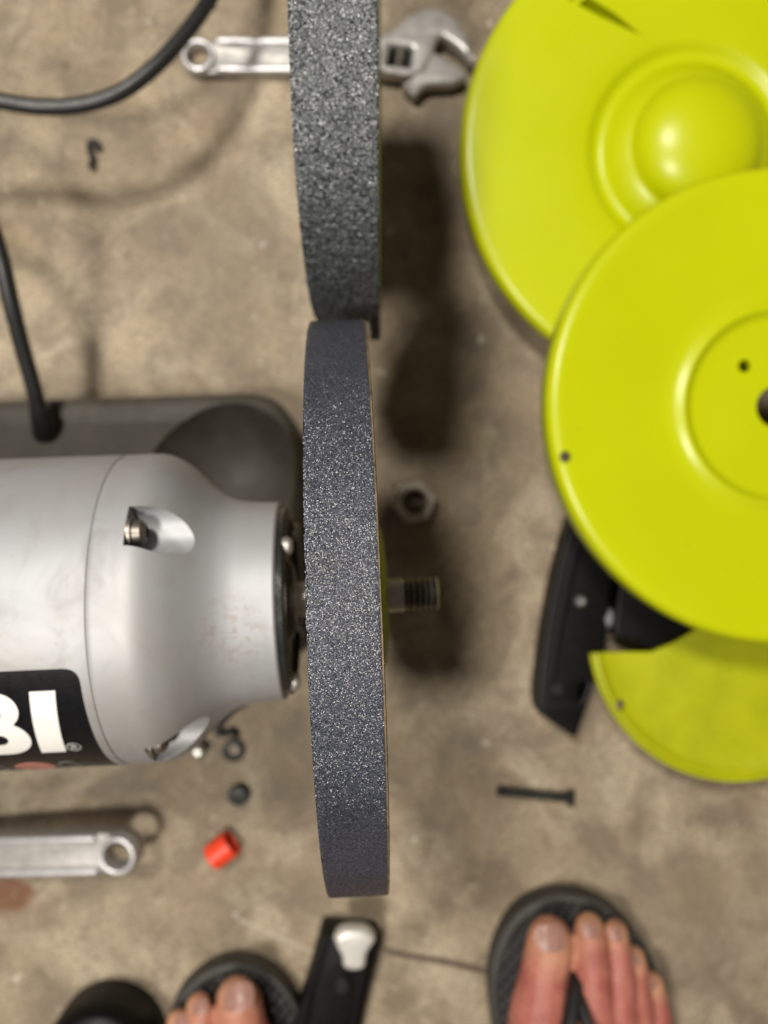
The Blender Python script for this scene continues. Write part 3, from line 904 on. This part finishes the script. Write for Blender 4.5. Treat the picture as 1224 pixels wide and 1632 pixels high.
bb = lathe_bm([(0.3, 0), (0.3, 4.6), (7.6, 4.6), (9.2, 3.8), (10, 2.0), (10, 0)], 6, 'Z', (c.x, c.y, 0))
small('bolt_head', bb, M['bolt_grey'], 'pale metal bolt standing by the lower edge of the motor', 'bolt', smooth=20)
hook = smooth_curve([P(157, 240, 2.5), P(155, 230, 2.5), P(148, 226, 2.5), P(142, 231, 2.5), P(144, 243, 2.5), P(148, 254, 2.5), P(144, 264, 2.5), P(152, 268, 2.5)], 7)
small('wire_hook', tube_bm(hook, 1.7, 10), M['dark_steel'], 'small black bent wire hook on the floor under the cord loop', 'hook')
sc_ = bmesh.new()
c = P(339, 6, 1)
bmesh.ops.create_icosphere(sc_, subdivisions=2, radius=2.2, matrix=Matrix.Translation((c.x, c.y, 1.4)) @ Matrix.Diagonal((0.9, 1.5, 0.6, 1)))
for v in sc_.verts: v.co += Vector((random.uniform(-.3, .3), random.uniform(-.3, .3), random.uniform(-.1, .1)))
small('paper_scrap', sc_, M['white_scrap'], 'tiny white scrap beside the cord at the top edge', 'scrap')

# ------------------------------------------------------------------ black tool rest with a pale knob
tc = P(540, 1570, 0)
tr = empty('tool_rest', (tc.x, tc.y, 0))
tag(tr, 'black tool rest bracket with a pale wing knob, between the feet', 'tool rest')
ZT = 19
lo = rounded(pix_loop([(512, 1486), (600, 1492), (606, 1506), (590, 1566), (572, 1640), (560, 1700), (452, 1700), (462, 1650), (488, 1572)], ZT, tc), [3, 4, 4, 4, 4, 4, 4, 4, 4], 4)
plate('bracket', [lo], 0.5, ZT, M['black_plastic'], tr, 1.6)
for pp_ in ([(516, 1494), (526, 1494), (500, 1580), (478, 1690), (468, 1690), (490, 1575)], [(588, 1496), (598, 1500), (580, 1570), (558, 1690), (548, 1690), (570, 1566)]):
    plate('flange', [rounded(pix_loop(pp_, ZT + 5, tc), 1.2, 3)], ZT - 1, ZT + 5, M['black_plastic'], tr, 0.8)
kn = smooth_curve([(x, y, 0) for x, y in [(532, 1500), (540, 1488), (560, 1483), (585, 1486), (598, 1500), (590, 1514), (584, 1526), (581, 1544), (566, 1550), (548, 1545), (545, 1528), (538, 1516), (532, 1500)]], 4)[:-1]
plate('knob', [pix_loop([(v.x, v.y) for v in kn], ZT + 15, tc)], ZT + 4, ZT + 15, M['clear'], tr, 3.4)
q = P(545, 1566, ZT) - tc
from_bm('bolt', lathe_bm([(ZT - 1, 0), (ZT - 1, 5.2), (ZT + 3, 5.0), (ZT + 5, 3.2), (ZT + 5.2, 0)], 24, 'Z', (q.x, q.y, 0)), M['black_metal'], tr)
from_bm('stud', lathe_bm([(ZT - 1, 4.4), (ZT + 6, 4.4)], 20, 'Z', tuple((P(563, 1518, ZT + 4) - tc).xy) + (0,)), M['steel'], tr)
# round black cover, bottom left
c = P(148, 1714, 34)
bc_ = lathe_bm([(0.4, 0), (0.4, 31), (20, 32), (29, 31), (32.5, 28), (34, 23), (33.4, 19), (33.4, 0)], 64, 'Z', (c.x, c.y, 0))
small('round_cover', bc_, M['black_plastic'], 'round black plastic cover at the bottom edge left of the feet', 'cover')

# ------------------------------------------------------------------ person: bare feet in flip flops
person = empty('person', (0, -300, 0))
tag(person, 'bare feet of a person standing in dark grey flip flops', 'person')
def organic(name, chains, mat, parent, voxel=1.1, smooth_it=7, tips=()):
    bm = bmesh.new()
    for ch in chains:
        for (p0, r0), (p1, r1) in zip(ch, ch[1:]):
            p0, p1 = Vector(p0), Vector(p1)
            n = max(2, int((p1 - p0).length / (min(r0, r1) * 0.3)))
            for i in range(n + 1):
                t = i / n
                bmesh.ops.create_icosphere(bm, subdivisions=2, radius=r0 + (r1 - r0) * t, matrix=Matrix.Translation(p0.lerp(p1, t)))
    bmesh.ops.translate(bm, vec=-Vector((0, -300, 0)), verts=bm.verts)
    o = from_bm(name, bm, mat, parent, None)
    m = o.modifiers.new('r', 'REMESH'); m.mode = 'VOXEL'; m.voxel_size = voxel * K
    s = o.modifiers.new('s', 'SMOOTH'); s.factor = 0.5; s.iterations = smooth_it
    apply_mods(o)
    me = o.data
    at = me.attributes.new('pale', 'FLOAT', 'POINT')
    vals = []
    off = Vector((0, -300, 0))
    for v in me.vertices:
        w = v.co / K + off
        vals.append(max([0] + [max(0, 1 - (w - Vector(c)).length / r) for c, r in tips]))
    at.data.foreach_set('value', vals)
    me.polygons.foreach_set('use_smooth', [True] * len(me.polygons))
    return o

def foot(toes, ball, heel, nails, sole_pts, zf, parent, strap):
    """toes: list of joints as (px, py, z, r); ball: metatarsal row; heel: towards the ankle"""
    chains, tips = [], []
    for i, t in enumerate(toes):
        ch = [(P(x, y, z), r) for x, y, z, r in t]
        chains.append(ch)
        tips.append((ch[0][0] + Vector((0, 2, 2)), ch[0][1] * 1.9))
        chains.append([ch[-1], ball[min(i, len(ball) - 1)]])
    for a in ball:
        chains.append([a, heel[0]])
    for a, b_ in zip(ball, ball[1:]): chains.append([a, b_])
    chains.append(heel)
    f = organic('foot', chains, M['skin'], parent, tips=tips)
    for (x, y, z, w, l, rot, tl) in nails:
        bm = bmesh.new()
        nu, nv = 10, 10
        g = [[None] * (nv + 1) for _ in range(nu + 1)]
        for i in range(nu + 1):
            for j in range(nv + 1):
                u, v = -1 + 2 * i / nu, -1 + 2 * j / nv
                # square with rounded corners
                uu = u * math.sqrt(1 - 0.32 * v * v); vv = v * math.sqrt(1 - 0.32 * u * u)
                g[i][j] = bm.verts.new((uu * w, vv * l, -0.30 * w * uu * uu - 0.10 * l * (vv + 0.2) ** 2))
        for i in range(nu):
            for j in range(nv):
                bm.faces.new((g[i][j], g[i + 1][j], g[i + 1][j + 1], g[i][j + 1]))
        bmesh.ops.solidify(bm, geom=bm.faces[:], thickness=0.8)
        c_ = P(x, y, z) - Vector((0, -300, 0))
        bmesh.ops.transform(bm, matrix=Matrix.Translation(c_) @ Matrix.Rotation(rot, 4, 'Z') @ Matrix.Rotation(tl, 4, 'X'), verts=bm.verts)
        from_bm('toenail', bm, M['nail'], f, 60)
    # the flip flop
    c0 = Vector((0, -300, 0))
    ff = empty('flip_flop', (0, 0, 0)); ff.parent = parent
    outer = [tuple((P(x, y, zf) - c0).xy) for x, y in sole_pts]
    sm = [(v.x, v.y) for v in smooth_curve([(a, b, 0) for a, b in outer + outer[:1]], 5)[:-1]]
    plate('sole', [sm], 0.4, zf - 2, M['sole'], ff, 2.2)
    cx = sum(p_[0] for p_ in sm) / len(sm); cy = sum(p_[1] for p_ in sm) / len(sm)
    ins = [(cx + (p_[0] - cx) * 0.93, cy + (p_[1] - cy) * 0.955) for p_ in sm]
    plate('footbed', [ins], zf - 4, zf, M['footbed'], ff, 1.5)
    for path, r in strap:
        b_ = tube_bm(smooth_curve([P(*q_) - c0 for q_ in path], 6), r, 14, flat=0.75)
        from_bm('strap', b_, M['strap'], ff)
    return f

ZF = 17
rt = [
    [(876, 1496, ZF + 11, 12.4), (875, 1516, ZF + 12, 13.8), (868, 1548, ZF + 14, 13.4), (860, 1610, ZF + 17, 16.5), (852, 1680, ZF + 20, 17.5)],
    [(939, 1478, ZF + 8, 8.3), (940, 1500, ZF + 12, 9.7), (944, 1548, ZF + 19, 10.3), (946, 1600, ZF + 20, 11.3), (948, 1680, ZF + 21, 15.7)],
    [(981, 1486, ZF + 7, 7.2), (982, 1508, ZF + 10, 8.3), (986, 1552, ZF + 16, 8.9), (986, 1605, ZF + 18, 10.3), (984, 1690, ZF + 20, 15.7)],
    [(1010, 1527, ZF + 6, 6.9), (1012, 1548, ZF + 9, 7.8), (1014, 1588, ZF + 14, 8.6), (1014, 1640, ZF + 15, 10.5), (1012, 1705, ZF + 18, 15.7)],
    [(1039, 1568, ZF + 6, 6.8), (1041, 1586, ZF + 8, 7.8), (1046, 1622, ZF + 11, 9.1), (1046, 1670, ZF + 12, 11.6), (1038, 1730, ZF + 16, 16.3)],
]
def B(x, y, z, r): return (P(x, y, z), r)
foot(rt,
     [B(858, 1740, 38, 19), B(905, 1745, 42, 17), B(948, 1750, 41, 16), B(985, 1760, 38, 15), B(1015, 1780, 35, 15)],
     [B(930, 1900, 58, 28), B(930, 2050, 80, 36), B(930, 2150, 120, 38)],
     [(879, 1497, ZF + 23.5, 8.0, 7.0, rad(0), rad(-16)), (941, 1483, ZF + 18.0, 4.4, 4.0, 0, rad(-30)), (983, 1490, ZF + 15.5, 3.8, 3.6, rad(-5), rad(-30)), (1012, 1529, ZF + 13.5, 3.2, 3.0, rad(-14), rad(-30)), (1041, 1569, ZF + 13, 2.8, 2.6, rad(-22), rad(-28))],
     [(788, 1650), (781, 1575), (794, 1510), (830, 1456), (892, 1430), (960, 1441), (1014, 1486), (1050, 1550), (1076, 1640), (1082, 1770), (1050, 1950), (980, 2120), (880, 2120), (820, 1960), (796, 1780)],
     ZF, person,
     [([(918, 1545, ZF), (918, 1548, ZF + 14), (914, 1590, ZF + 28), (890, 1700, ZF + 44), (830, 1830, 56), (800, 1900, 20)], 4.6), ([(918, 1546, ZF + 12), (922, 1590, ZF + 26), (960, 1690, ZF + 42), (1030, 1800, 48), (1050, 1880, 18)], 4.6)])
lt = [
    [(376, 1590, ZF + 11, 11.0), (381, 1604, ZF + 13, 13.2), (388, 1636, ZF + 15, 13.2), (398, 1700, ZF + 20, 17.0)],
    [(317, 1604, ZF + 8, 7.4), (322, 1622, ZF + 12, 8.4), (330, 1670, ZF + 18, 8.8), (345, 1740, ZF + 20, 12.0)],
    [(284, 1628, ZF + 7, 6.6), (290, 1646, ZF + 10, 7.4), (300, 1690, ZF + 16, 8.0), (315, 1760, ZF + 18, 12.0)],
    [(262, 1664, ZF + 6, 6.4), (268, 1684, ZF + 8, 7.2), (282, 1740, ZF + 13, 9), (295, 1790, ZF + 16, 12.0)],
    [(248, 1700, ZF + 6, 6.2), (254, 1720, ZF + 8, 7.2), (268, 1780, ZF + 12, 10), (285, 1830, ZF + 15, 12.0)],
]
foot(lt,
     [B(410, 1770, 38, 19), B(370, 1780, 42, 17), B(335, 1800, 40, 16), B(312, 1820, 37, 15), B(300, 1850, 34, 15)],
     [B(390, 1960, 58, 28), B(400, 2090, 80, 36), B(400, 2180, 120, 38)],
     [(379, 1590, ZF + 23.2, 8.2, 6.4, rad(12), rad(-30)), (319, 1606, ZF + 17.6, 4.4, 3.8, rad(14), rad(-38)), (286, 1630, ZF + 15.6, 3.8, 3.4, rad(16), rad(-38))],
     [(266, 1670), (268, 1622), (290, 1582), (333, 1550), (380, 1540), (428, 1555), (464, 1592), (487, 1650), (498, 1740), (500, 1900), (470, 2130), (370, 2130), (300, 1960), (272, 1780)],
     ZF, person,
     [([(350, 1650, ZF), (350, 1652, ZF + 14), (362, 1690, ZF + 28), (420, 1790, ZF + 42), (480, 1890, 20)], 4.6), ([(350, 1651, ZF + 12), (345, 1700, ZF + 26), (310, 1800, ZF + 40), (290, 1890, 20)], 4.6)])

# ------------------------------------------------------------------ grit and filings on the floor
vs, fs, mi = [], [], []
for i in range(900):
    if i < 380: x, y = random.gauss(-20, 90), random.gauss(-40, 110)
    else: x, y = random.uniform(-250, 260), random.uniform(-320, 320)
    r = random.choice((0.35, 0.45, 0.6, 0.6, 0.9)) * random.uniform(0.7, 1.3)
    n0 = len(vs)
    for q in ((1, 0, .2), (-.5, .86, .25), (-.5, -.86, .2), (0, 0, 1.0), (.1, .1, -0.05)):
        vs.append(((x + q[0] * r * random.uniform(.6, 1.3)) * K, (y + q[1] * r * random.uniform(.6, 1.3)) * K, (q[2] * r + 0.1) * K))
    for f in ((0, 1, 3), (1, 2, 3), (2, 0, 3), (1, 0, 4), (2, 1, 4), (0, 2, 4)):
        fs.append([n0 + k_ for k_ in f]); mi.append(i % 3 == 0)
me = bpy.data.meshes.new('floor_grit'); me.from_pydata(vs, [], fs)
gr = link('floor_grit', me, [simple('grit_dark', (0.05, 0.045, 0.04), 0.5, 0.3), simple('grit_pale', (0.55, 0.48, 0.38), 0.7)])
me.polygons.foreach_set('material_index', [int(b_) for b_ in mi])
tag(gr, 'fine dark and pale grit scattered over the concrete', kind='stuff')
